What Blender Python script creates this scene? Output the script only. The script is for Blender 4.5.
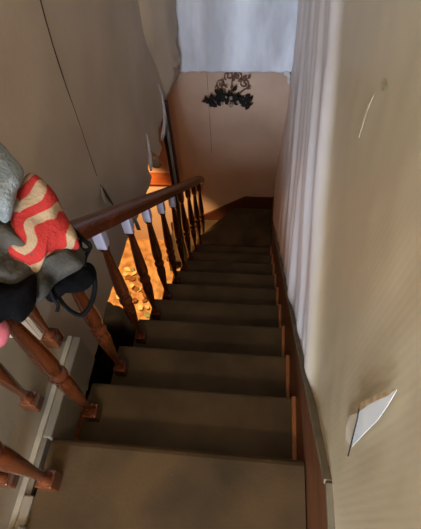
import bpy, bmesh, math, random
from mathutils import Vector, Matrix, noise
for o in list(bpy.data.objects): bpy.data.objects.remove(o, do_unlink=True)
S = bpy.context.scene
C = S.collection
random.seed(7)

# ------------------------------------------------------------------ camera
CAM = Vector((.63540, -.28115, 1.33700))
FW = Vector((-.0967095, .574025, -.8131067))
RT = Vector((.994192, .0944686, -.0515559))
UP = Vector((-.0472187, .8133701, .5798271))
FPX = 431.89
cd = bpy.data.cameras.new('camera'); cam = bpy.data.objects.new('camera', cd); C.objects.link(cam)
cd.sensor_width = 36; cd.lens = FPX / 529 * 36; cd.clip_start = .02
M3 = Matrix((RT, UP, -FW)).transposed()
cam.matrix_world = Matrix.Translation(CAM) @ M3.to_4x4()
S.camera = cam
def ray(u, v): return RT * ((u - 210.5) / FPX) - UP * ((v - 264.5) / FPX) + FW
def hit(u, v, p0, n):                      # pixel -> point on the plane through p0 with normal n
    d = ray(u, v); return CAM + d * ((p0 - CAM).dot(n) / d.dot(n))

# ------------------------------------------------------------------ world, lamps, exposure
w = bpy.data.worlds.new('world'); S.world = w; w.use_nodes = True
w.node_tree.nodes['Background'].inputs[0].default_value = (.75, .85, 1, 1)
w.node_tree.nodes['Background'].inputs[1].default_value = .3
def light(name, typ, loc, energy, col, **k):
    l = bpy.data.lights.new(name, typ); l.energy = energy; l.color = col
    for a, b in k.items(): setattr(l, a, b)
    o = bpy.data.objects.new(name, l); C.objects.link(o); o.location = loc; return o
wl = light('window_daylight', 'AREA', (.25, -2.96, 1.15), 185, (.66, .79, 1.0), shape='RECTANGLE', size=.9, size_y=.9)
wl.rotation_euler = (math.radians(90), 0, 0)
wl.rotation_euler = (Vector((.45, 2.9, -.2)) - wl.location).to_track_quat('-Z', 'Y').to_euler()
light('ceiling_bulb', 'POINT', (.55, -1.35, 2.1), 40, (1.0, .80, .58), shadow_soft_size=.06)
hl = light('hall_lamp', 'SPOT', (-1.1, 2.0, -.7), 330, (1.0, .62, .27), shadow_soft_size=.06, spot_size=math.radians(67), spot_blend=.25)
hl.rotation_euler = (Vector((-.88, 2.57, -2.28)) - hl.location).to_track_quat('-Z', 'Y').to_euler()
S.view_settings.view_transform = 'Standard'; S.view_settings.look = 'None'
S.view_settings.gamma = 1; S.view_settings.exposure = 0; S.view_settings.use_curve_mapping = False

# ------------------------------------------------------------------ helpers
def lin(c): return tuple(((x / 255 + .055) / 1.055) ** 2.4 if x > 10 else x / 255 / 12.92 for x in c) + (1,)
def mat(name, c1, c2=None, rough=.6, scale=6, detail=6, bump=0, bscale=80, stretch=(1, 1, 1), spec=.4, coords='Object'):
    m = bpy.data.materials.new(name); m.use_nodes = True; nt = m.node_tree; N = nt.nodes; L = nt.links
    b = N['Principled BSDF']; b.inputs['Roughness'].default_value = rough; b.inputs['Specular IOR Level'].default_value = spec
    tc = N.new('ShaderNodeTexCoord'); mp = N.new('ShaderNodeMapping'); mp.inputs['Scale'].default_value = stretch
    L.new(tc.outputs[coords], mp.inputs[0])
    n = N.new('ShaderNodeTexNoise'); n.inputs['Scale'].default_value = scale; n.inputs['Detail'].default_value = detail
    L.new(mp.outputs[0], n.inputs['Vector'])
    r = N.new('ShaderNodeValToRGB'); r.color_ramp.elements[0].color = lin(c1); r.color_ramp.elements[1].color = lin(c2 or c1)
    r.color_ramp.elements[0].position = .35; r.color_ramp.elements[1].position = .65
    L.new(n.outputs[0], r.inputs[0]); L.new(r.outputs[0], b.inputs['Base Color'])
    if bump:
        n2 = N.new('ShaderNodeTexNoise'); n2.inputs['Scale'].default_value = bscale; n2.inputs['Detail'].default_value = 4
        L.new(mp.outputs[0], n2.inputs['Vector'])
        bp = N.new('ShaderNodeBump'); bp.inputs['Strength'].default_value = bump; bp.inputs['Distance'].default_value = .01
        L.new(n2.outputs[0], bp.inputs['Height']); L.new(bp.outputs[0], b.inputs['Normal'])
    m['_nodes'] = 1
    return m
def mesh(name, verts, faces, m, parent=None, smooth=False):
    me = bpy.data.meshes.new(name); me.from_pydata([tuple(v) for v in verts], [], faces)
    bm = bmesh.new(); bm.from_mesh(me); bmesh.ops.recalc_face_normals(bm, faces=bm.faces); bm.to_mesh(me); bm.free()
    if m: me.materials.append(m)
    if smooth: me.polygons.foreach_set('use_smooth', [True] * len(me.polygons))
    o = bpy.data.objects.new(name, me); C.objects.link(o)
    if parent: o.parent = parent
    return o
def copy(o, parent=None, loc=None):
    c = o.copy(); C.objects.link(c); c.parent = parent
    if loc is not None: c.location = loc
    return c
def empty(name, loc=(0, 0, 0)):
    o = bpy.data.objects.new(name, None); C.objects.link(o); o.location = loc; o.empty_display_size = .1; return o
def tag(o, label=None, cat=None, group=None, kind=None):
    if label: o['label'] = label
    if cat: o['category'] = cat
    if group: o['group'] = group
    if kind: o['kind'] = kind
    return o
def box(name, x0, x1, y0, y1, z0, z1, m, parent=None, bev=0, seg=2):
    bm = bmesh.new(); bmesh.ops.create_cube(bm, size=1)
    for v in bm.verts:
        v.co = ((x0 + x1) / 2 + v.co.x * (x1 - x0), (y0 + y1) / 2 + v.co.y * (y1 - y0), (z0 + z1) / 2 + v.co.z * (z1 - z0))
    if bev: bmesh.ops.bevel(bm, geom=bm.edges[:], offset=bev, segments=seg, affect='EDGES', profile=.5)
    me = bpy.data.meshes.new(name); bm.to_mesh(me); bm.free(); me.materials.append(m)
    o = bpy.data.objects.new(name, me); C.objects.link(o)
    if parent: o.parent = parent
    return o
def prism(name, pts, axis, a, b, m, parent=None, bev=0):
    """polygon pts (two coords) extruded from a to b along axis (0=x: pts are y,z; 1=y: pts are x,z; 2=z: pts are x,y)"""
    def P(p, t): return (t, p[0], p[1]) if axis == 0 else ((p[0], t, p[1]) if axis == 1 else (p[0], p[1], t))
    n = len(pts); bm = bmesh.new()
    A = [bm.verts.new(P(p, a)) for p in pts]; B = [bm.verts.new(P(p, b)) for p in pts]
    bm.faces.new(A); bm.faces.new(B[::-1])
    for i in range(n): bm.faces.new((A[i], B[i], B[(i + 1) % n], A[(i + 1) % n]))
    bmesh.ops.recalc_face_normals(bm, faces=bm.faces)
    if bev: bmesh.ops.bevel(bm, geom=bm.edges[:], offset=bev, segments=2, affect='EDGES', profile=.5)
    bmesh.ops.triangulate(bm, faces=[f for f in bm.faces if len(f.verts) > 4])
    me = bpy.data.meshes.new(name); bm.to_mesh(me); bm.free(); me.materials.append(m)
    o = bpy.data.objects.new(name, me); C.objects.link(o)
    if parent: o.parent = parent
    return o
def tube(name, pts, rad, m, parent=None, seg=8, flat=1.0):
    pts = [Vector(p) for p in pts]; V = []; F = []; n = len(pts); prev = None
    for i, p in enumerate(pts):
        t = (pts[min(i + 1, n - 1)] - pts[max(i - 1, 0)]).normalized()
        a = prev if prev else (Vector((0, 0, 1)) if abs(t.z) < .9 else Vector((1, 0, 0)))
        s = t.cross(a).normalized(); a = s.cross(t).normalized(); prev = a
        r = rad[i] if isinstance(rad, (list, tuple)) else rad
        for k in range(seg):
            an = 2 * math.pi * k / seg; V.append(p + s * math.cos(an) * r + a * math.sin(an) * r * flat)
    for i in range(n - 1):
        for k in range(seg):
            k2 = (k + 1) % seg; F.append((i * seg + k, i * seg + k2, (i + 1) * seg + k2, (i + 1) * seg + k))
    F.append(tuple(range(seg))[::-1]); F.append(tuple((n - 1) * seg + k for k in range(seg)))
    return mesh(name, V, F, m, parent, True)
def spline(pts, n=8, closed=False):
    P = [Vector(p) for p in pts]; out = []; L = len(P)
    for i in range(L if closed else L - 1):
        g = (lambda k: P[k % L]) if closed else (lambda k: P[max(0, min(L - 1, k))])
        p0, p1, p2, p3 = g(i - 1), g(i), g(i + 1), g(i + 2)
        for s in range(n):
            t = s / n; out.append(.5 * ((2 * p1) + (p2 - p0) * t + (2 * p0 - 5 * p1 + 4 * p2 - p3) * t * t + (3 * p1 - p0 - 3 * p2 + p3) * t ** 3))
    if not closed: out.append(P[-1])
    return out

# ------------------------------------------------------------------ materials
m_wall = mat('beige_wallpaper', (186, 166, 141), (202, 182, 156), .75, 2.5, 8, .12, 60)
m_far = mat('brown_wallpaper', (192, 160, 136), (206, 175, 150), .8, 3, 8, .1, 50)
m_head = mat('white_lining_paper', (196, 196, 200), (236, 238, 244), .6, 5, 4, .15, 30, (1, 1, .35))
m_tread = mat('worn_brown_stair_paint', (72, 59, 43), (95, 78, 56), .8, 5, 9, .1, 90, spec=.12)
m_land = mat('worn_landing_paint', (57, 44, 27), (82, 62, 38), .8, 4, 9, .1, 90, spec=.12)
m_riser = mat('dark_riser_paint', (62, 50, 38), (74, 60, 44), .7, 8)
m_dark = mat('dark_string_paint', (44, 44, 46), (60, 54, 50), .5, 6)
m_wood = mat('varnished_red_brown_wood', (70, 32, 15), (110, 55, 26), .16, 5, 8, 0, 80, (3, 3, .4), .55)
m_wood.node_tree.nodes['Principled BSDF'].inputs['Coat Weight'].default_value = .6
m_wood.node_tree.nodes['Principled BSDF'].inputs['Coat Roughness'].default_value = .08
m_rail = mat('varnished_handrail_wood', (92, 43, 20), (120, 60, 29), .25, 5, 8, 0, 80, (4, .4, 4), .5)
m_skirt = mat('orange_brown_skirting', (92, 56, 32), (116, 70, 40), .45, 5, 8, 0, 80, (4, .5, 4))
m_cap = mat('grey_olive_cap', (100, 92, 74), (120, 108, 86), .6, 20)
m_strip = mat('orange_lit_skirting', (160, 98, 56), (184, 116, 70), .5, 8, 6, 0, 80, (4, .5, 4))  # skirting colour with the light on it mixed in, for the tread strips
m_skfar = mat('dark_red_brown_skirting', (74, 38, 26), (92, 48, 32), .45, 6)
m_pale = mat('daylit_lilac_block', (188, 178, 196), (204, 196, 208), .5, 20)
m_floor = mat('pale_gallery_floor', (92, 80, 62), (108, 95, 75), .65, 3, 9, .1, 60)
m_fascia = mat('pale_fascia_paint', (108, 96, 78), (128, 115, 95), .6, 4, 9, .15, 40, (1, .4, 1))
m_hallfloor = mat('dusty_ochre_floor', (150, 104, 60), (206, 160, 104), .8, 12, 10, .4, 30)
m_hall = mat('hall_plaster', (170, 140, 104), (196, 164, 122), .8, 5, 9, .2, 30)
m_ceil = mat('white_ceiling', (196, 190, 178), (206, 200, 188), .8, 3)
m_post = mat('dark_timber', (56, 32, 22), (76, 44, 30), .5, 6, 6, 0, 80, (4, 4, .5))
m_black = mat('black_post_paint', (18, 17, 18), (28, 26, 26), .5, 6)
m_paper = mat('pale_paper_back', (186, 184, 184), (206, 204, 200), .6, 12)
m_crack = mat('dark_gap', (52, 44, 36), (64, 54, 44), .8, 12)

# ------------------------------------------------------------------ dimensions
G, R, XR, XL = .25, .2126, .808, .06       # going, rise, right and left end of the treads
YF = 2.95                                 # far wall
XW = -.06                                 # left wall face
ZH = -2.77                                # lower hall floor
ZC = 2.45

# ------------------------------------------------------------------ setting: right wall with sagging wallpaper
def wall_right():
    def disp(y, z):
        c = y - .95 * z + .05 * math.sin(3.1 * z + 1) + .05 * noise.noise(Vector((y * 1.5, z * 1.5, 3)))
        h = 0
        for c0, wd, am in ((.16, .075, .034), (.38, .045, .016), (.57, .06, .030), (.80, .05, .020), (1.02, .06, .030), (1.28, .06, .022), (1.55, .08, .032),
                           (1.85, .07, .024), (2.15, .08, .03), (2.5, .08, .026), (2.85, .09, .03), (3.3, .1, .02), (3.8, .1, .018), (4.3, .12, .018)):
            t = (c - c0) / wd
            h += am * math.exp(-t * t) * (.75 + .5 * noise.noise(Vector((c0 * 5, y + z, 0))))
        top = .245 - .8504 * y if y > -.112 else .34
        h *= max(0, min(1, (2.96 - y) / .15)) * max(0, min(1, (z - top) / .07))
        h += .003 * noise.noise(Vector((y * 4, z * 4, 9))) + .0012 * noise.noise(Vector((y * 16, z * 16, 5)))
        return h
    def sst(v, a, b):
        t = max(0, min(1, (v - a) / (b - a))); return t * t * (3 - 2 * t)
    V = []; F = []; ny, nz = 230, 210
    y0, y1, z0, z1 = -3.0, 3.05, -2.9, ZC
    ys = [y0 + (-.3 - y0) * i / 20 for i in range(20)] + [-.3 + (y1 + .3) * i / (ny - 21) for i in range(ny - 20)]
    for j in range(nz):
        z = z0 + (z1 - z0) * j / (nz - 1)
        for y in ys: V.append((.822 + .048 * sst(y, 1.0, 2.8) * sst(z, -1.9, -.7) - disp(y, z), y, z))
    for j in range(nz - 1):
        for i in range(ny - 1):
            a = j * ny + i; F.append((a, a + 1, a + ny + 1, a + ny))
    o = mesh('wall_right', V, F, None, None, True)
    md = o.modifiers.new('thickness', 'SOLIDIFY'); md.thickness = .06; md.offset = 1 if o.data.polygons[0].normal.x > 0 else -1
    # wallpaper: faint emboss of diagonal ribs and ovals
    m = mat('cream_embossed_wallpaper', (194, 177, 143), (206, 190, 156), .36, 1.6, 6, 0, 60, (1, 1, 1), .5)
    nt = m.node_tree; N = nt.nodes; L = nt.links
    tc = N['Texture Coordinate']; b = N['Principled BSDF']
    mp = N.new('ShaderNodeMapping'); mp.inputs['Rotation'].default_value = (math.radians(-4), 0, 0); L.new(tc.outputs['Object'], mp.inputs[0])
    wv = N.new('ShaderNodeTexWave'); wv.bands_direction = 'Y'; wv.inputs['Scale'].default_value = 24; wv.inputs['Distortion'].default_value = .0
    L.new(mp.outputs[0], wv.inputs[0])
    nm = N.new('ShaderNodeTexNoise'); nm.inputs['Scale'].default_value = 5; L.new(tc.outputs['Object'], nm.inputs[0])
    mx = N.new('ShaderNodeMix'); L.new(nm.outputs[0], mx.inputs[0]); L.new(wv.outputs['Fac'], mx.inputs[2]); mx.inputs[3].default_value = .5
    bp = N.new('ShaderNodeBump'); bp.inputs['Strength'].default_value = .08; bp.inputs['Distance'].default_value = .0012
    L.new(mx.outputs[0], bp.inputs['Height']); L.new(bp.outputs[0], b.inputs['Normal'])
    # beyond the first fold the daylight is painted in as a paler, cooler tone
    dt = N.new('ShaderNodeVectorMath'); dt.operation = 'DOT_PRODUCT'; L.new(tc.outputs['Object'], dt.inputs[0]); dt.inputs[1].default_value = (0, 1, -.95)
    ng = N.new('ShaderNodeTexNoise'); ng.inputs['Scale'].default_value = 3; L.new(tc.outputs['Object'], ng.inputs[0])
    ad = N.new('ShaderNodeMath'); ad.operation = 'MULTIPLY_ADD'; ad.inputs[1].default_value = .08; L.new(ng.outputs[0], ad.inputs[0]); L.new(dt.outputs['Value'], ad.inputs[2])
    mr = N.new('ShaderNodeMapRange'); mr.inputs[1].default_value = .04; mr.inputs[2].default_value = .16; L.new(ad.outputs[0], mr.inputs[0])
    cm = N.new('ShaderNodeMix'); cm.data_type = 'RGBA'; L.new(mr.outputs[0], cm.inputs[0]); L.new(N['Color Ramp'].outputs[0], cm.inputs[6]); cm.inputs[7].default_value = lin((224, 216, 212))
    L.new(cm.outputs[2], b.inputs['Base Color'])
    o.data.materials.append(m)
    tag(o, kind='structure'); return o
wr = wall_right()

# torn flap and marks on the right wall
PX = Vector((.828, 0, 0)); NX = Vector((1, 0, 0))
def onwall(u, v, x): return hit(u, v, Vector((x, 0, 0)), NX)
def flap(name, px, x0, lift, m, parent):
    """sheet traced on a wall; per point lift away from it"""
    pts = [onwall(u, v, x0 + l) for (u, v, l) in px]
    n = len(pts); c = sum(pts, Vector()) / n
    o = mesh(name, pts + [c], [(i, (i + 1) % n, n) for i in range(n)], m, parent, False)
    md = o.modifiers.new('t', 'SOLIDIFY'); md.thickness = .0005
    return o
tear = empty('torn_wallpaper_flap', (.82, -.03, .55))
tag(tear, 'torn pale triangle of loose wallpaper hanging open low on the cream wall', 'paper scrap')
def under(o, p):
    o.parent = p; o.matrix_parent_inverse = Matrix.Translation(-Vector(p.location)); return o
m_torn = mat('torn_paper_white', (222, 226, 226), (236, 236, 230), .6, 14)
m_tan = mat('tan_torn_edge', (150, 122, 84), (196, 170, 128), .7, 40)
under(flap('loose_sheet', [(361, 408, -.006), (372, 402, -.006), (384, 398, -.006), (397, 390, -.006), (389, 404, -.006), (378, 420, -.006), (366, 432, -.006), (352, 447, -.006), (355, 432, -.006), (358, 418, -.006)], .82, 0, m_torn, None), tear)
under(flap('folded_strip', [(359, 412, -.005), (356, 430, -.005), (351, 446, -.005), (346, 440, -.005), (346, 428, -.005), (350, 416, -.005)], .82, 0, mat('cream_paper', (206, 196, 170), (220, 210, 186), .6, 14), None), tear)
under(flap('torn_edge', [(354, 406, -.0075), (366, 400, -.0075), (380, 393, -.0075), (397, 388, -.0075), (390, 395, -.0075), (372, 403, -.0075), (360, 411, -.0075)], .818, 0, m_tan, None), tear)
under(tube('slit', [onwall(u, v, .807) for u, v in ((359, 409), (357, 420), (353, 436), (348, 456))], .0012, m_black, None, 6), tear)
mk = flap('paper_crease', [(359, 138, -.001), (361.5, 124, -.0015), (367, 106, -.0015), (374, 95, -.001), (369, 106, -.002), (363.5, 124, -.002)], .821, 0, mat('pale_crease', (214, 200, 172), None, .5), None)
mk.parent = wr; tag(mk, 'pale raised crease')
mk = flap('paper_stain', [(381, 90, 0), (383, 84, 0), (386, 82, 0), (387, 86, 0), (384, 91, 0)], .821, 0, mat('olive_stain', (164, 150, 116), None, .7), None)
mk.parent = wr; tag(mk, 'small olive stain')

# skirting on the right
def sk_top(y): return .235 - .8504 * y if y > -.112 else .33
sk = empty('trim_1'); tag(sk, kind='structure')
ptsk = [(-3, .33), (-.112, .33), (2.2, sk_top(2.2)), (2.55, -1.93), (YF, -1.95), (YF, -2.3), (2.2, -2.25), (0, -.35), (-.3, -.2), (-3, -.2)]
prism('skirting_board', ptsk, 0, .812, .828, m_skirt, sk)
for a, b in (((-3, .33), (-.112, .33)), ((-.112, .33), (2.2, sk_top(2.2)))):
    d = (Vector(b) - Vector(a)).normalized(); nn = Vector((-d.y, d.x)) * .009
    p = [Vector(a) - nn * .4, Vector(b) - nn * .4, Vector(b) + nn, Vector(a) + nn]
    prism('cap_moulding', [tuple(q) for q in p], 0, .807 if a[0] == -3 else .804, .826, m_cap, sk, .002)

# ------------------------------------------------------------------ far wall, header, ceiling
fw_ = box('wall_far', -2.3, .9, YF, YF + .1, -2.9, -.45, m_far); tag(fw_, kind='structure')
box('paper_seam', .198, .2005, YF - .0015, YF + .01, -1.4, -.5, m_crack, fw_)
def header():
    YH = YF - .1
    V = []; F = []; nx, nz = 90, 40
    for j in range(nz):
        for i in range(nx):
            x = -.2 + 1.1 * i / (nx - 1); z = -.515 + 1.6 * (j / (nz - 1)) ** 1.3
            if j == 0: z += .004 * noise.noise(Vector((x * 30, 0, 0)))
            r = 0
            for x0, wd, am in ((.05, .03, .007), (.155, .02, .005), (.27, .035, .007), (.395, .012, .004), (.52, .04, .006), (.66, .03, .005), (.78, .03, .007)):
                r += 1.7 * am * math.exp(-((x - x0 - .02 * math.sin(z * 5)) / wd) ** 2)
            V.append((x, YH - r - .003 * noise.noise(Vector((x * 6, 2, z * 6))), z))
    for j in range(nz - 1):
        for i in range(nx - 1):
            a = j * nx + i; F.append((a, a + 1, a + nx + 1, a + nx))
    b = box('wall_header', -.2, .9, YH + .004, YF + .1, -.495, ZC, m_head); tag(b, kind='structure')
    o = mesh('lining_paper', V, F, m_head, b, True); tag(o, 'loose white lining paper with vertical wrinkles')
    md = o.modifiers.new('t', 'SOLIDIFY'); md.thickness = .003
    # ragged drip of paper by the right wall
    y = YH - .012
    pp = [(.80, -.50), (.83, -.51), (.845, -.54), (.838, -.57), (.847, -.595), (.832, -.61), (.822, -.58), (.824, -.55), (.79, -.525)]
    t = prism('torn_corner', [(a + .012, c) for a, c in pp], 1, y, y + .006, m_paper, b)
header()
tag(box('ceiling', -2.3, .9, -3.1, YF + .1, ZC, ZC + .05, m_ceil), kind='structure')

# ------------------------------------------------------------------ left wall: papered boarding with a ragged lower edge
def wall_left():
    px = [(168, 93.6), (164, 110), (163, 118), (158.5, 128), (159, 140), (162, 148), (159, 157), (152, 151), (147, 135), (148.5, 160), (148, 168), (152, 177), (150, 185), (147, 191), (140, 212), (128, 237), (121, 259), (113, 285), (105, 310), (100, 335)]
    pts = [(lambda p: (p.y, p.z))(onwall(u, v, XW)) for u, v in px]
    pts = [(YF - .06, ZC), (YF - .08, -.2), (YF - .05, -.42), (YF - .1, -.55), (YF - .2, -.62)] + pts + [(.42, -.485), (.31, -.5), (.31, ZC)]
    # fine raggedness
    out = []
    for i in range(len(pts)):
        a = Vector(pts[i]); b = Vector(pts[(i + 1) % len(pts)])
        k = 4 if 4 < i < 27 else 1
        for s in range(k):
            p = a.lerp(b, s / k)
            if k > 1: p += Vector((random.uniform(-.006, .006), random.uniform(-.006, .006)))
            out.append(tuple(p))
    o = prism('wall_left', out, 0, XW, XW - .018, m_wall); tag(o, kind='structure')
    # seam crack down the paper
    cr = [onwall(u, v, XW + .0005) for u, v in ((37, -12), (45, 18), (53, 46), (60, 68), (66, 86), (74, 108), (82, 131), (90, 156), (97, 176))]
    tube('paper_seam', cr, [.0022, .0026, .0024, .003, .002, .0012, .001, .0012, .0014], m_crack, o, 6)
    def sheet(name, px, m, label=None):
        pts = [onwall(u, v, XW + l) for (u, v, l) in px]; n = len(pts); c = sum(pts, Vector()) / n
        s = mesh(name, pts + [c], [(i, (i + 1) % n, n) for i in range(n)], m, o); md = s.modifiers.new('t', 'SOLIDIFY'); md.thickness = .0015
        if label: tag(s, label)
    sheet('tear_gap', [(100, 184, .001), (105, 190, .001), (112, 202, .001), (114, 206, .001), (108, 204, .001), (104, 196, .001)], m_crack, 'dark tear in the wallpaper')
    sheet('torn_strip', [(101, 186, .004), (106, 197, .02), (112, 205, .01), (106, 204, .022), (102, 196, .015)], m_wall)
    def strip(px, m, label=None):
        """narrow curled strip: px = (u_left, u_right, v, lift_left, lift_right)"""
        V = []; F = []
        for (u0, u1, v, l0, l1) in px:
            for q in range(4):
                t = q / 3; V.append(onwall(u0 + (u1 - u0) * t, v, XW + l0 + (l1 - l0) * t))
        for i in range(len(px) - 1):
            for q in range(3): F.append((i * 4 + q, i * 4 + q + 1, i * 4 + q + 5, i * 4 + q + 4))
        s = mesh('torn_strip', V, F, m, o, True); md = s.modifiers.new('t', 'SOLIDIFY'); md.thickness = .0015
        if label: tag(s, label)
    strip([(146.5, 147.5, 134, .001, .002), (147.5, 149.5, 144, .001, .012), (148.5, 151.5, 154, .001, .02), (149, 152.5, 164, .001, .02), (150, 152, 171, .001, .012)], m_paper, 'curled white paper strip')
    strip([(157.5, 158.5, 84, .001, .003), (161, 163, 95, .001, .012), (162.5, 165, 106, .001, .016), (163, 166.5, 116, .001, .02), (162.5, 166.5, 126, .001, .02), (161, 165, 135, .001, .014), (160.5, 163, 141, .001, .01)], m_paper, 'curled white paper strip')
    strip([(152, 156, 156, .001, .01), (152, 160, 161, .001, .02), (152, 161, 166, .001, .02), (154, 159, 168, .002, .015)], m_tan)
    strip([(131, 134, 214, .001, .012), (134, 138, 222, .001, .02), (137, 141, 230, .001, .02)], m_paper, 'curled white paper strip')
    strip([(138, 176.8, -14, 0, 0.1), (138, 176.2, 0, 0, 0.1), (140, 175.4, 12, 0, 0.09), (143, 177.8, 31, 0, 0.1), (146, 175.4, 42, 0, 0.09), (150, 179, 53, 0, 0.1), (154, 181, 62, 0, 0.1), (156, 177, 66, 0, 0.09), (158, 180, 73, 0, 0.09), (161, 176, 81, 0, 0.07), (163.5, 170, 91, 0, 0.03), (165, 166.5, 99, 0, 0.008)], m_wall, 'loose wallpaper edge peeling away at the corner')
wall_left()

# door post at the end of the left wall
dp = empty('trim_2', (XW, 2.42, ZH)); tag(dp, kind='structure')
under(box('post', -.085, -.062, 2.365, 2.41, ZH, -.50, m_black, None, .004), dp)
under(box('post_lining', -.062, -.045, 2.38, 2.415, ZH, -.56, mat('grey_post_lining', (150, 142, 140), (166, 158, 154), .6), None, .003), dp)
under(box('architrave', -.10, -.03, 2.415, 2.46, ZH, -.50, m_post, None, .006), dp)

# ------------------------------------------------------------------ gallery floor (left), fascia, other shell
gf = box('floor_gallery', -2.3, .045, -3.0, .31, -.19, 0, m_floor); tag(gf, kind='structure')
fs = box('fascia_board', .03, .058, -.005, .33, -.185, .004, m_fascia, gf, .004)
box('fascia_board', .03, .058, -1.2, -.16, -.185, .008, m_fascia, gf, .004)
box('floor_strip', .012, .03, -1.2, .33, -.01, .008, mat('grey_floor_strip', (136, 124, 104), (150, 138, 116), .6, 20), gf, .003)
m_rub = mat('rubble', (104, 95, 82), (140, 130, 116), .9, 30)
for i, (x, y, s) in enumerate(((.035, -.27, .02), (.05, -.30, .016), (.02, -.33, .024), (.058, -.245, .012), (.07, -.33, .014))):
    bm = bmesh.new(); bmesh.ops.create_icosphere(bm, subdivisions=2, radius=s)
    for v in bm.verts: v.co *= 1 + .8 * noise.noise(v.co * 75 + Vector((i, 0, 0))); 
    for v in bm.verts: v.co.z *= .6
    me = bpy.data.meshes.new('plaster_crumb'); bm.to_mesh(me); bm.free(); me.materials.append(m_rub)
    o = bpy.data.objects.new('plaster_crumb', me); C.objects.link(o); o.location = (x, y, .008 + s * .45)
    tag(o, 'pale plaster crumb on the floor edge at the bottom left corner', 'plaster crumb', 'plaster crumbs at the landing edge')
tag(box('ceiling_hall', -2.3, XW - .018, .31, YF, -.47, -.40, m_ceil), kind='structure')
tag(box('floor_hall', -2.3, .9, -1.6, YF + .1, ZH - .05, ZH, m_hallfloor), kind='structure')
tag(box('wall_hall', -2.3, -2.2, -1.6, YF, ZH, -.19, m_hall), kind='structure')
tag(box('wall_cellar', -2.2, .83, -1.6, -1.5, ZH, -.19, m_hall), kind='structure')
tag(box('wall_gallery', -2.4, -2.3, -3.0, .31, 0, ZC, m_wall), kind='structure')
tag(box('wall_gallery_end', -2.3, XW - .018, .31, .36, -.4, ZC, m_wall), kind='structure')
# back wall with the window the daylight comes through
wb = empty('wall_back', (0, -3.05, 0)); tag(wb, kind='structure')
for nm, a in (('wall_panel', (-2.3, -.2, 0, ZC)), ('wall_panel', (.7, .9, 0, ZC)), ('wall_panel', (-.2, .7, 0, .7)), ('wall_panel', (-.2, .7, 1.6, ZC))):
    under(box(nm, a[0], a[1], -3.1, -3.0, a[2], a[3], m_wall), wb)

# ------------------------------------------------------------------ staircase
st = empty('staircase'); tag(st, 'steep dark brown wooden staircase turning left at the bottom', 'staircase')
def board(name, x0, x1, y0, y1, zt, m, th=.034):
    # tread with rounded nosing at y1
    pr = [(y0, zt - th), (y0, zt)] ; r = th / 2
    for k in range(7):
        a = math.pi / 2 - math.pi * k / 6; pr.append((y1 - r + r * math.cos(a), zt - r + r * math.sin(a)))
    o = prism(name, pr, 0, x0, x1, m, st); return o
l0 = board('landing', XL, XR, -3.0, 0, 0, m_land, .04); tag(l0, 'worn landing board')
box('paint_knot', .43, .442, -.075, -.068, -.001, .0012, m_crack, st)
for k in range(1, 10): board('tread', XL, XR, (k - 1) * G - .035, k * G, -k * R, m_tread)
for k in range(0, 10):
    box('riser', XL + .01, XR, k * G - .055, k * G - .035, -(k + 1) * R + .0, -k * R - .03, m_riser, st)
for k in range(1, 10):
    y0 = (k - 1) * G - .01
    box('lit_skirting_strip', XR - .012, XR + .003, y0, k * G - .004, -k * R, -k * R + .02, m_strip, st, .003)  # added strip; its orange paints the lit part of the skirting
# winders
def slab(name, pts, zt, m, th=.034): return prism(name, pts, 2, zt - th, zt, m, st, .006)
slab('winder_tread', [(XL, 9 * G - .035), (.81, 9 * G - .035), (.81, YF - .004), (.42, YF - .004), (XL, 2.50)], -10 * R, m_tread)
slab('winder_tread', [(XL, 2.47), (.10, 2.47), (.47, YF - .004), (-.03, YF - .004), (-.03, 2.56)], -11 * R, m_tread)
slab('winder_tread', [(XL - .06, 2.50), (0.02, 2.5), (.02, YF - .004), (-.33, YF - .004), (-.33, 2.5)], -12 * R, m_tread)
prism('riser', [(XL + .02, 2.47), (.44, YF - .004), (.42, YF - .004), (XL, 2.47)], 2, -11 * R, -10 * R - .03, m_riser, st)
box('riser', -.01, .008, 2.50, YF - .004, -12 * R, -11 * R - .03, m_riser, st)
box('riser', -.31, -.29, 2.50, YF - .004, ZH, -12 * R - .03, m_riser, st)
# left string following the flight, notched under the treads
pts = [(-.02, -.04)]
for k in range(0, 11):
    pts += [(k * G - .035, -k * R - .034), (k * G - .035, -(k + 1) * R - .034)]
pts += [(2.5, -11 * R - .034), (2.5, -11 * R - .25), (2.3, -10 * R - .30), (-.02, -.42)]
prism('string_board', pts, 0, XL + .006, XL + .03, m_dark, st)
# skirting along the far wall: flat, then dropping with the winders
so = empty('baseboard_far'); tag(so, kind='structure')
prism('skirting_board', [(.83, -1.965), (.52, -1.965), (.08, -2.26), (-.33, -2.43), (-.33, -2.62), (.08, -2.5), (.40, -2.15), (.83, -2.15)], 1, YF - .022, YF + .01, m_skfar, so)

# ------------------------------------------------------------------ balusters and handrail
def lathe(profile, seg=18):
    V = []; F = []
    for r, z in profile:
        for k in range(seg):
            a = 2 * math.pi * k / seg; V.append((r * math.cos(a), r * math.sin(a), z))
    for i in range(len(profile) - 1):
        for k in range(seg):
            k2 = (k + 1) % seg; F.append((i * seg + k, i * seg + k2, (i + 1) * seg + k2, (i + 1) * seg + k))
    F.append(tuple(range(seg))[::-1]); F.append(tuple((len(profile) - 1) * seg + k for k in range(seg)))
    return V, F
PROF = [(.020, .062), (.021, .068), (.019, .074), (.013, .080), (.0115, .10), (.0125, .13), (.016, .18), (.0205, .235), (.024, .285), (.0255, .32), (.0245, .345),
        (.019, .362), (.017, .368), (.022, .374), (.0275, .384), (.0285, .392), (.0275, .400), (.022, .410), (.018, .416), (.019, .424), (.0245, .44), (.027, .462), (.0268, .49),
        (.025, .53), (.022, .59), (.0185, .65), (.0155, .70), (.0140, .735), (.0145, .75), (.0185, .756), (.0195, .762), (.0185, .768), (.015, .774)]
BV, BF = lathe(PROF)
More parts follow.
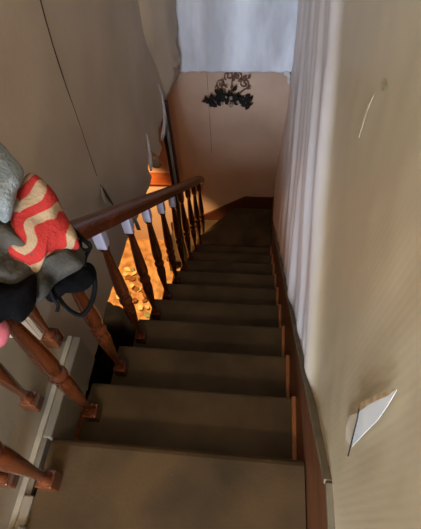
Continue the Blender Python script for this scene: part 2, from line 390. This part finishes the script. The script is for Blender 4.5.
rail = empty('stair_railing', (.10, 0, 0))
tag(rail, 'varnished red brown stair railing with turned balusters going down the stairs', 'railing')
XB = .10
proto = None
def zr(y): return .786 - .8504 * y
def make_baluster(parent, pale):
    b = mesh('baluster', BV, BF, m_wood, parent, True)
    f = box('foot_block', -.024, .024, -.024, .024, 0, .064, m_wood, b, .004)
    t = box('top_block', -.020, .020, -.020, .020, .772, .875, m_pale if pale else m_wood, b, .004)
    if pale: tag(t, 'top block with bluish daylight put into its lilac colour')
    return b
def copy_b(src, parent, loc):
    c = copy(src, parent, loc)
    for ch in list(src.children): copy(ch, c)
    return c
pb = make_baluster(rail, True); db = make_baluster(rail, False)
firstp = firstd = True
for k in range(0, 12):
    loc = (0, .25 * k - .122, -R * k)
    pale = 2 <= k <= 7  # on these the bluish daylight is put into the top block colour
    if pale and firstp: pb.location = loc; firstp = False; continue
    if not pale and firstd: db.location = loc; firstd = False; continue
    copy_b(pb if pale else db, rail, loc)
# handrail: rounded section swept down the pitch, easing over at its end
SEC = [(-.030, -.024), (.030, -.024), (.034, -.012), (.032, 0), (.036, .008), (.034, .022), (.024, .032), (.008, .037), (-.008, .037), (-.024, .032), (-.034, .022), (-.036, .008), (-.032, 0), (-.034, -.012)]
path = [(-.6, .93), (-.25, .93), (-.16, .915), (-.05, zr(-.05)), (.4, zr(.4)), (1, zr(1)), (1.6, zr(1.6)), (2.2, zr(2.2)), (2.50, zr(2.50)), (2.62, zr(2.62) + .004), (2.70, zr(2.70) + .0), (2.745, zr(2.745) - .02), (2.765, zr(2.765) - .05)]
V = []; F = []; ns = len(SEC)
for i, (y, z) in enumerate(path):
    a = Vector(path[max(0, i - 1)]); b = Vector(path[min(len(path) - 1, i + 1)]); t = (b - a).normalized(); nn = Vector((-t.y, t.x))
    sc = 1 if i < len(path) - 1 else .8
    for sx, sz in SEC: V.append((sx * sc, y + nn.x * sz * sc, z + nn.y * sz * sc))
for i in range(len(path) - 1):
    for k in range(ns):
        k2 = (k + 1) % ns; F.append((i * ns + k, i * ns + k2, (i + 1) * ns + k2, (i + 1) * ns + k))
F.append(tuple(range(ns))); F.append(tuple((len(path) - 1) * ns + k for k in range(ns)))
hr = mesh('handrail', V, F, m_rail, rail, True)
md = hr.modifiers.new('es', 'EDGE_SPLIT'); md.split_angle = math.radians(50)

gr = empty('gallery_railing', (-.025, 0, 0)); tag(gr, 'dark red brown gallery railing on pale floor at far left', 'railing')
b0 = None
for y in (.305, .09, -.125, -.34, -.555):
    if b0 is None: b0 = make_baluster(gr, False); b0.location = (0, y, 0)
    else: copy_b(b0, gr, (0, y, 0))
V = []
for y in (-.9, .32):
    for sx, sz in SEC: V.append((sx, y, .89 + sz))
F = [(k, (k + 1) % ns, ns + (k + 1) % ns, ns + k) for k in range(ns)] + [tuple(range(ns)), tuple(ns + k for k in range(ns))]
mesh('handrail', V, F, m_rail, gr)

# ------------------------------------------------------------------ pile of clothes over the railing
P0 = Vector((.125, .34, .50)); NV = (P0 - CAM).normalized(); RD = Vector((0, .762, -.648)); NV = (NV - RD * (.5 * NV.dot(RD))).normalized(); P0 = P0 - NV * .085
def cloth(name, px, depth, thick, m, label, cat, wr_amp=.006, wr_f=60, wr_dir=(1, .4), back=.6, group=None):
    """soft folded cloth: rounded body grown from its outline, with folds running through it"""
    p0 = P0 + NV * depth
    out = spline([Vector((u, v, 0)) for u, v in px], 6, True)
    bd = [hit(p.x, p.y, p0, NV) for p in out]; n = len(bd); c = sum(bd, Vector()) / n
    rings = [1.0, .985, .95, .88, .78, .64, .48, .3, .12]
    V = []; F = []
    wd = (RT * wr_dir[0] + UP * wr_dir[1]).normalized()
    for side in (-1, 1):
        for t in rings:
            for p in bd:
                q = c.lerp(p, t); h = thick * math.sqrt(max(0, 1 - t ** 2.6)) * (1 if side < 0 else back)
                s = (q - c).dot(wd)
                fade = min(1, (1 - t) * 6)
                k = math.sin(s * wr_f + 3 * noise.noise(q * 14)) + .7 * noise.noise(q * 32)
                q = q + NV * side * (h + fade * wr_amp * k)
                V.append(q)
    nr = len(rings)
    for s in range(2):
        o = s * nr * n
        for r in range(nr - 1):
            for i in range(n):
                j = (i + 1) % n; F.append((o + r * n + i, o + r * n + j, o + (r + 1) * n + j, o + (r + 1) * n + i))
        F.append(tuple(o + (nr - 1) * n + i for i in range(n)))
    for i in range(n):
        j = (i + 1) % n; F.append((i, j, nr * n + j, nr * n + i))
    ob = mesh(name, V, F, m, None, True)
    return tag(ob, label, cat, group)
m_towel = mat('grey_knit', (112, 118, 117), (138, 143, 140), .9, 30, 6, .5, 160)
m_olive = mat('olive_grey_cloth', (44, 41, 36), (74, 69, 60), .9, 14, 6, .3, 120)
m_blk = mat('black_cloth', (7, 6, 7), (12, 11, 12), .9, 20, 4, .3, 90, spec=.08)
m_pink = mat('pink_cloth', (186, 92, 104), (204, 112, 122), .9, 20)
m_blk2 = mat('black_webbing', (6, 6, 7), (10, 9, 10), .7, 40, spec=.15)
# red cloth with sandy leaf-like swirls
m_red = mat('red_sand_swirl_cloth', (196, 52, 42), (212, 66, 54), .9, 20, 4, .3, 140)
nt = m_red.node_tree; N = nt.nodes; L = nt.links; b = N['Principled BSDF']
tc = N['Texture Coordinate']
def vdot(vec):
    d = N.new('ShaderNodeVectorMath'); d.operation = 'DOT_PRODUCT'; L.new(tc.outputs['Object'], d.inputs[0]); d.inputs[1].default_value = vec; return d.outputs['Value']
def mth(op, a, c):
    d = N.new('ShaderNodeMath'); d.operation = op
    for i, q in enumerate((a, c)):
        if isinstance(q, (int, float)): d.inputs[i].default_value = q
        elif q is not None: L.new(q, d.inputs[i])
    return d.outputs[0]
CC = hit(43, 225, P0, NV)
aa = mth('SUBTRACT', vdot(RT + UP * .15), (RT + UP * .15).dot(CC)); bb_ = mth('SUBTRACT', vdot(UP), UP.dot(CC))
ns_ = N.new('ShaderNodeTexNoise'); ns_.inputs['Scale'].default_value = 11; ns_.inputs['Detail'].default_value = 1; L.new(tc.outputs['Object'], ns_.inputs[0])
ph = mth('ADD', mth('SUBTRACT', mth('MULTIPLY', mth('ABSOLUTE', aa, None), 1.0), bb_), mth('MULTIPLY', ns_.outputs[0], .13))
sn = mth('ADD', mth('MULTIPLY', mth('SINE', mth('MULTIPLY', ph, 6.283 / .066), None), .5), .5)
rp = N.new('ShaderNodeValToRGB'); rp.color_ramp.elements[0].position = .30; rp.color_ramp.elements[1].position = .46
rp.color_ramp.elements[0].color = lin((166, 138, 104)); rp.color_ramp.elements[1].color = lin((166, 38, 30)); L.new(sn, rp.inputs[0]); L.new(rp.outputs[0], b.inputs['Base Color'])

cloth('jacket', [(-40, 212), (-10, 212), (10, 222), (16, 245), (34, 262), (52, 256), (70, 246), (80, 247), (85, 256), (81, 268), (66, 277), (54, 285), (46, 296), (38, 302), (30, 296), (12, 292), (-20, 292), (-45, 280)],
      -.045, .045, m_olive, 'rumpled olive grey garment draped over the handrail under red cloth', 'clothing', .012, 75, (.6, 1))
cloth('patterned_scarf', [(8, 236), (13, 212), (19, 186), (28, 174), (37, 177), (49, 189), (59, 206), (68, 224), (75, 238), (78, 249), (68, 251), (54, 254), (43, 262), (36, 273), (22, 264), (7, 254)],
      -.07, .05, m_red, 'red cloth with sandy beige swirls heaped on the handrail', 'clothing', .009, 48, (1, .35))
cloth('towel', [(-40, 140), (-14, 134), (2, 145), (12, 157), (23, 172), (20, 186), (15, 196), (13, 212), (6, 223), (-8, 218), (-40, 226)],
      -.10, .035, m_towel, 'pale grey folded towel at the left edge on top of the heap', 'towel', .007, 55, (1, -.6))
cloth('dark_garment', [(-45, 272), (-10, 280), (12, 284), (34, 274), (36, 290), (35, 304), (30, 313), (20, 323), (8, 319), (-15, 330), (-45, 326)],
      -.075, .04, m_blk, 'black garment hanging below the olive cloth at the left edge', 'clothing', .004, 60)
bag = empty('black_bag', hit(74, 285, P0, NV)); tag(bag, 'small black fabric bag with looped strap hanging from handrail', 'bag')
bb = cloth('bag_body', [(44, 292), (52, 282), (62, 274), (76, 266), (86, 262), (93, 266), (96, 276), (90, 286), (82, 292), (72, 293), (62, 294), (54, 302), (47, 300)], -.005, .035, m_blk, None, None, .005, 60)
under(bb, bag)
def P(u, v, d): return hit(u, v, P0 + NV * d, NV)
under(tube('strap', spline([P(93, 272, -.02), P(95, 284, -.025), P(93, 298, -.025), P(88, 309, -.025), P(81, 315, -.022), P(72, 312, -.02), P(64, 305, -.02), P(58, 296, -.02)], 6), .0062, m_blk2, None, 8, .5), bag)
under(tube('strap', spline([P(68, 225, -.05), P(76, 232, -.05), P(84, 240, -.045), P(90, 247, -.04), P(86, 256, -.04), P(84, 266, -.04)], 6), .0055, m_blk2, None, 8, .5), bag)
under(tube('strap', spline([P(50, 290, -.03), P(53, 298, -.03), P(58, 305, -.03), P(57, 312, -.03)], 6), .004, m_blk2, None, 8, .6), bag)
under(tube('buckle', spline([P(80, 240, -.055), P(89, 243, -.055), P(90, 249, -.055), P(82, 249, -.055), P(80, 240, -.055)], 4), .004, m_blk2, None, 8), bag)
cloth('pink_cloth', [(-25, 322), (-8, 317), (3, 319), (9, 326), (9, 336), (3, 346), (-8, 350), (-25, 350)], .015, .03, m_pink, 'dusty pink cloth corner peeping out below the black garment', 'clothing', .004, 60)

# ------------------------------------------------------------------ dried flower swag on the far wall
sw = empty('dried_flower_swag', (.38, YF - .02, -.80)); tag(sw, 'dark dried flower swag with curled wire hanging on the brown wall', 'wall ornament')
m_leafd = mat('dried_dark_leaf', (16, 15, 13), (32, 28, 22), .8, 30)
m_scr = mat('rusty_brown_wire', (92, 66, 50), (116, 84, 64), .7, 30)
m_fl = mat('dusty_pale_petal', (120, 112, 92), (150, 140, 116), .8, 30)
def leafmesh():
    V = [(0, 0, 0), (.3, .32, .06), (.65, .26, .08), (1, 0, 0), (.65, -.26, .08), (.3, -.32, .06), (.45, 0, -.06)]
    F = [(0, 6, 1), (1, 6, 2), (2, 6, 3), (3, 6, 4), (4, 6, 5), (5, 6, 0)]
    me = bpy.data.meshes.new('leaf'); me.from_pydata(V, [], F); return me
lm = leafmesh(); lm.materials.append(m_leafd)
for i in range(90):
    t = random.uniform(-1, 1); u = 229 + 21 * t; v = 97 + 9 * max(0, t - .25) - 0 + 5 * max(0, -t - .4) + random.uniform(-5.5, 5.5) * (1 - .45 * abs(t))
    p = hit(u, v, Vector((0, YF - .03 - .05 * random.random() * (1 - .5 * abs(t)), 0)), Vector((0, 1, 0)))
    o = bpy.data.objects.new('leaf', lm); C.objects.link(o)
    s = random.uniform(.035, .07)
    o.matrix_world = Matrix.Translation(p) @ (Matrix.Rotation(random.uniform(0, 6.28), 4, 'Y') @ Matrix.Rotation(random.uniform(.9, 2.2), 4, 'X')) @ Matrix.Scale(s, 4)
    mw = o.matrix_world.copy(); o.parent = sw; o.matrix_parent_inverse = Matrix.Translation(-sw.location); o.matrix_basis = mw
lb2 = lm.copy(); lb2.materials.clear(); lb2.materials.append(m_scr)
for i in range(26):
    cx, cy = random.choice(((221, 85), (243, 84), (230, 77), (238, 76), (226, 92)))
    p = hit(cx + random.uniform(-5, 5), cy + random.uniform(-5, 4), Vector((0, YF - .03 - .02 * random.random(), 0)), Vector((0, 1, 0)))
    o = bpy.data.objects.new('brown_leaf', lb2); C.objects.link(o); s = random.uniform(.025, .045)
    o.matrix_world = Matrix.Translation(p) @ (Matrix.Rotation(random.uniform(0, 6.28), 4, 'Y') @ Matrix.Rotation(random.uniform(.9, 2.2), 4, 'X')) @ Matrix.Scale(s, 4)
    mw = o.matrix_world.copy(); o.parent = sw; o.matrix_parent_inverse = Matrix.Translation(-sw.location); o.matrix_basis = mw
for (u, v, s) in ((231, 98, .016), (222, 103, .013), (238, 102, .014), (231, 105, .018), (226, 97, .01)):
    bm = bmesh.new(); bmesh.ops.create_icosphere(bm, subdivisions=2, radius=s)
    for q in bm.verts: q.co *= 1 + .3 * noise.noise(q.co * 90)
    me = bpy.data.meshes.new('dried_flower'); bm.to_mesh(me); bm.free(); me.materials.append(m_fl)
    o = bpy.data.objects.new('dried_flower', me); C.objects.link(o); o.location = hit(u, v, Vector((0, YF - .085, 0)), Vector((0, 1, 0))); under(o, sw)
def FP(u, v): return hit(u, v, Vector((0, YF - .025, 0)), Vector((0, 1, 0)))
def scroll(cx, cy, r, turns, a0, sgn):
    pts = []
    for i in range(26):
        t = i / 25; a = a0 + sgn * turns * 6.283 * t; rr = r * (1 - .75 * t); pts.append(FP(cx + rr * math.cos(a), cy + rr * math.sin(a)))
    under(tube('wire_scroll', pts, .005, m_scr, None, 6), sw)
scroll(221, 84, 5.0, 1.4, 1.5, 1); scroll(244, 84, 5.5, 1.4, 1.6, -1); scroll(229, 76, 5, 1.3, 2.2, 1); scroll(237, 76, 5, 1.3, .9, -1)
under(tube('wire_stem', spline([FP(221, 91), FP(225, 94), FP(231, 95), FP(238, 94), FP(244, 90)], 5), .006, m_scr, None, 6), sw)
under(tube('wire_stem', spline([FP(232, 70), FP(232, 80), FP(231, 94)], 5), .005, m_scr, None, 6), sw)

# ------------------------------------------------------------------ lower hall: dry leaves and laths
lm2 = leafmesh(); lmats = [mat('dry_leaf_tan', (226, 186, 120), (240, 212, 156), .8, 20), mat('dry_leaf_brown', (112, 72, 34), (146, 92, 44), .8, 20), mat('dry_leaf_green', (128, 134, 84), (152, 156, 104), .8, 20)]
lmes = []
for m in lmats:
    c = lm2.copy(); c.materials.clear(); c.materials.append(m); lmes.append(c)
names = ['tan', 'brown', 'greenish']
spots = []; SK = hit(100, 352, Vector((0, 0, ZH)), Vector((0, 0, 1)))
for i in range(160):
    k = random.choice((0, 0, 1, 1, 2)); u = random.uniform(120, 152); v = random.uniform(264, 336)
    if (u - 118) * .9 > (v - 252): continue
    p = hit(u, v, Vector((0, 0, ZH + .012 + .02 * random.random())), Vector((0, 0, 1)))
    if any((p - q).length < .055 for q in spots) or (p - SK).length < .62: continue
    spots.append(p)
    o = bpy.data.objects.new('dry_leaf', lmes[k]); C.objects.link(o); o.location = p
    s = random.uniform(.06, .10); o.scale = (s, s, s); o.rotation_euler = (random.uniform(-.35, .35), random.uniform(-.35, .35), random.uniform(0, 6.28))
    tag(o, 'dry %s leaf on the lamplit lower floor seen between the balusters' % names[k], 'leaf', 'dry %s leaves on the lower floor' % names[k])
lb = box('shelf_board', -.75, -.16, YF - .12, YF - .002, -1.72, -1.66, mat('orange_board', (150, 72, 34), (176, 92, 46), .5, 8), None, .004)
tag(lb, 'orange brown board on the lit hall wall behind the torn wallpaper', 'board')

# black sack and white scrap lying on the lower floor beside the stairs
def sack():
    bm = bmesh.new(); bmesh.ops.create_icosphere(bm, subdivisions=4, radius=1)
    for v in bm.verts:
        c = v.co.copy(); k = 1 + .16 * noise.noise(c * 2.2) + .06 * noise.noise(c * 7)
        v.co = Vector((c.x * .42 * k, c.y * .50 * k, max(-.0, (c.z + .55) * .22 * k)))
    me = bpy.data.meshes.new('plastic_sack'); bm.to_mesh(me); bm.free(); me.materials.append(mat('black_plastic', (10, 11, 13), (18, 19, 21), .8, 10, spec=.1)); me.polygons.foreach_set('use_smooth', [True] * len(me.polygons))
    o = bpy.data.objects.new('plastic_sack', me); C.objects.link(o); o.location = hit(100, 352, Vector((0, 0, ZH)), Vector((0, 0, 1)))
    tag(o, 'black plastic sack on the dark lower floor beside the pale fascia', 'sack')
sack()
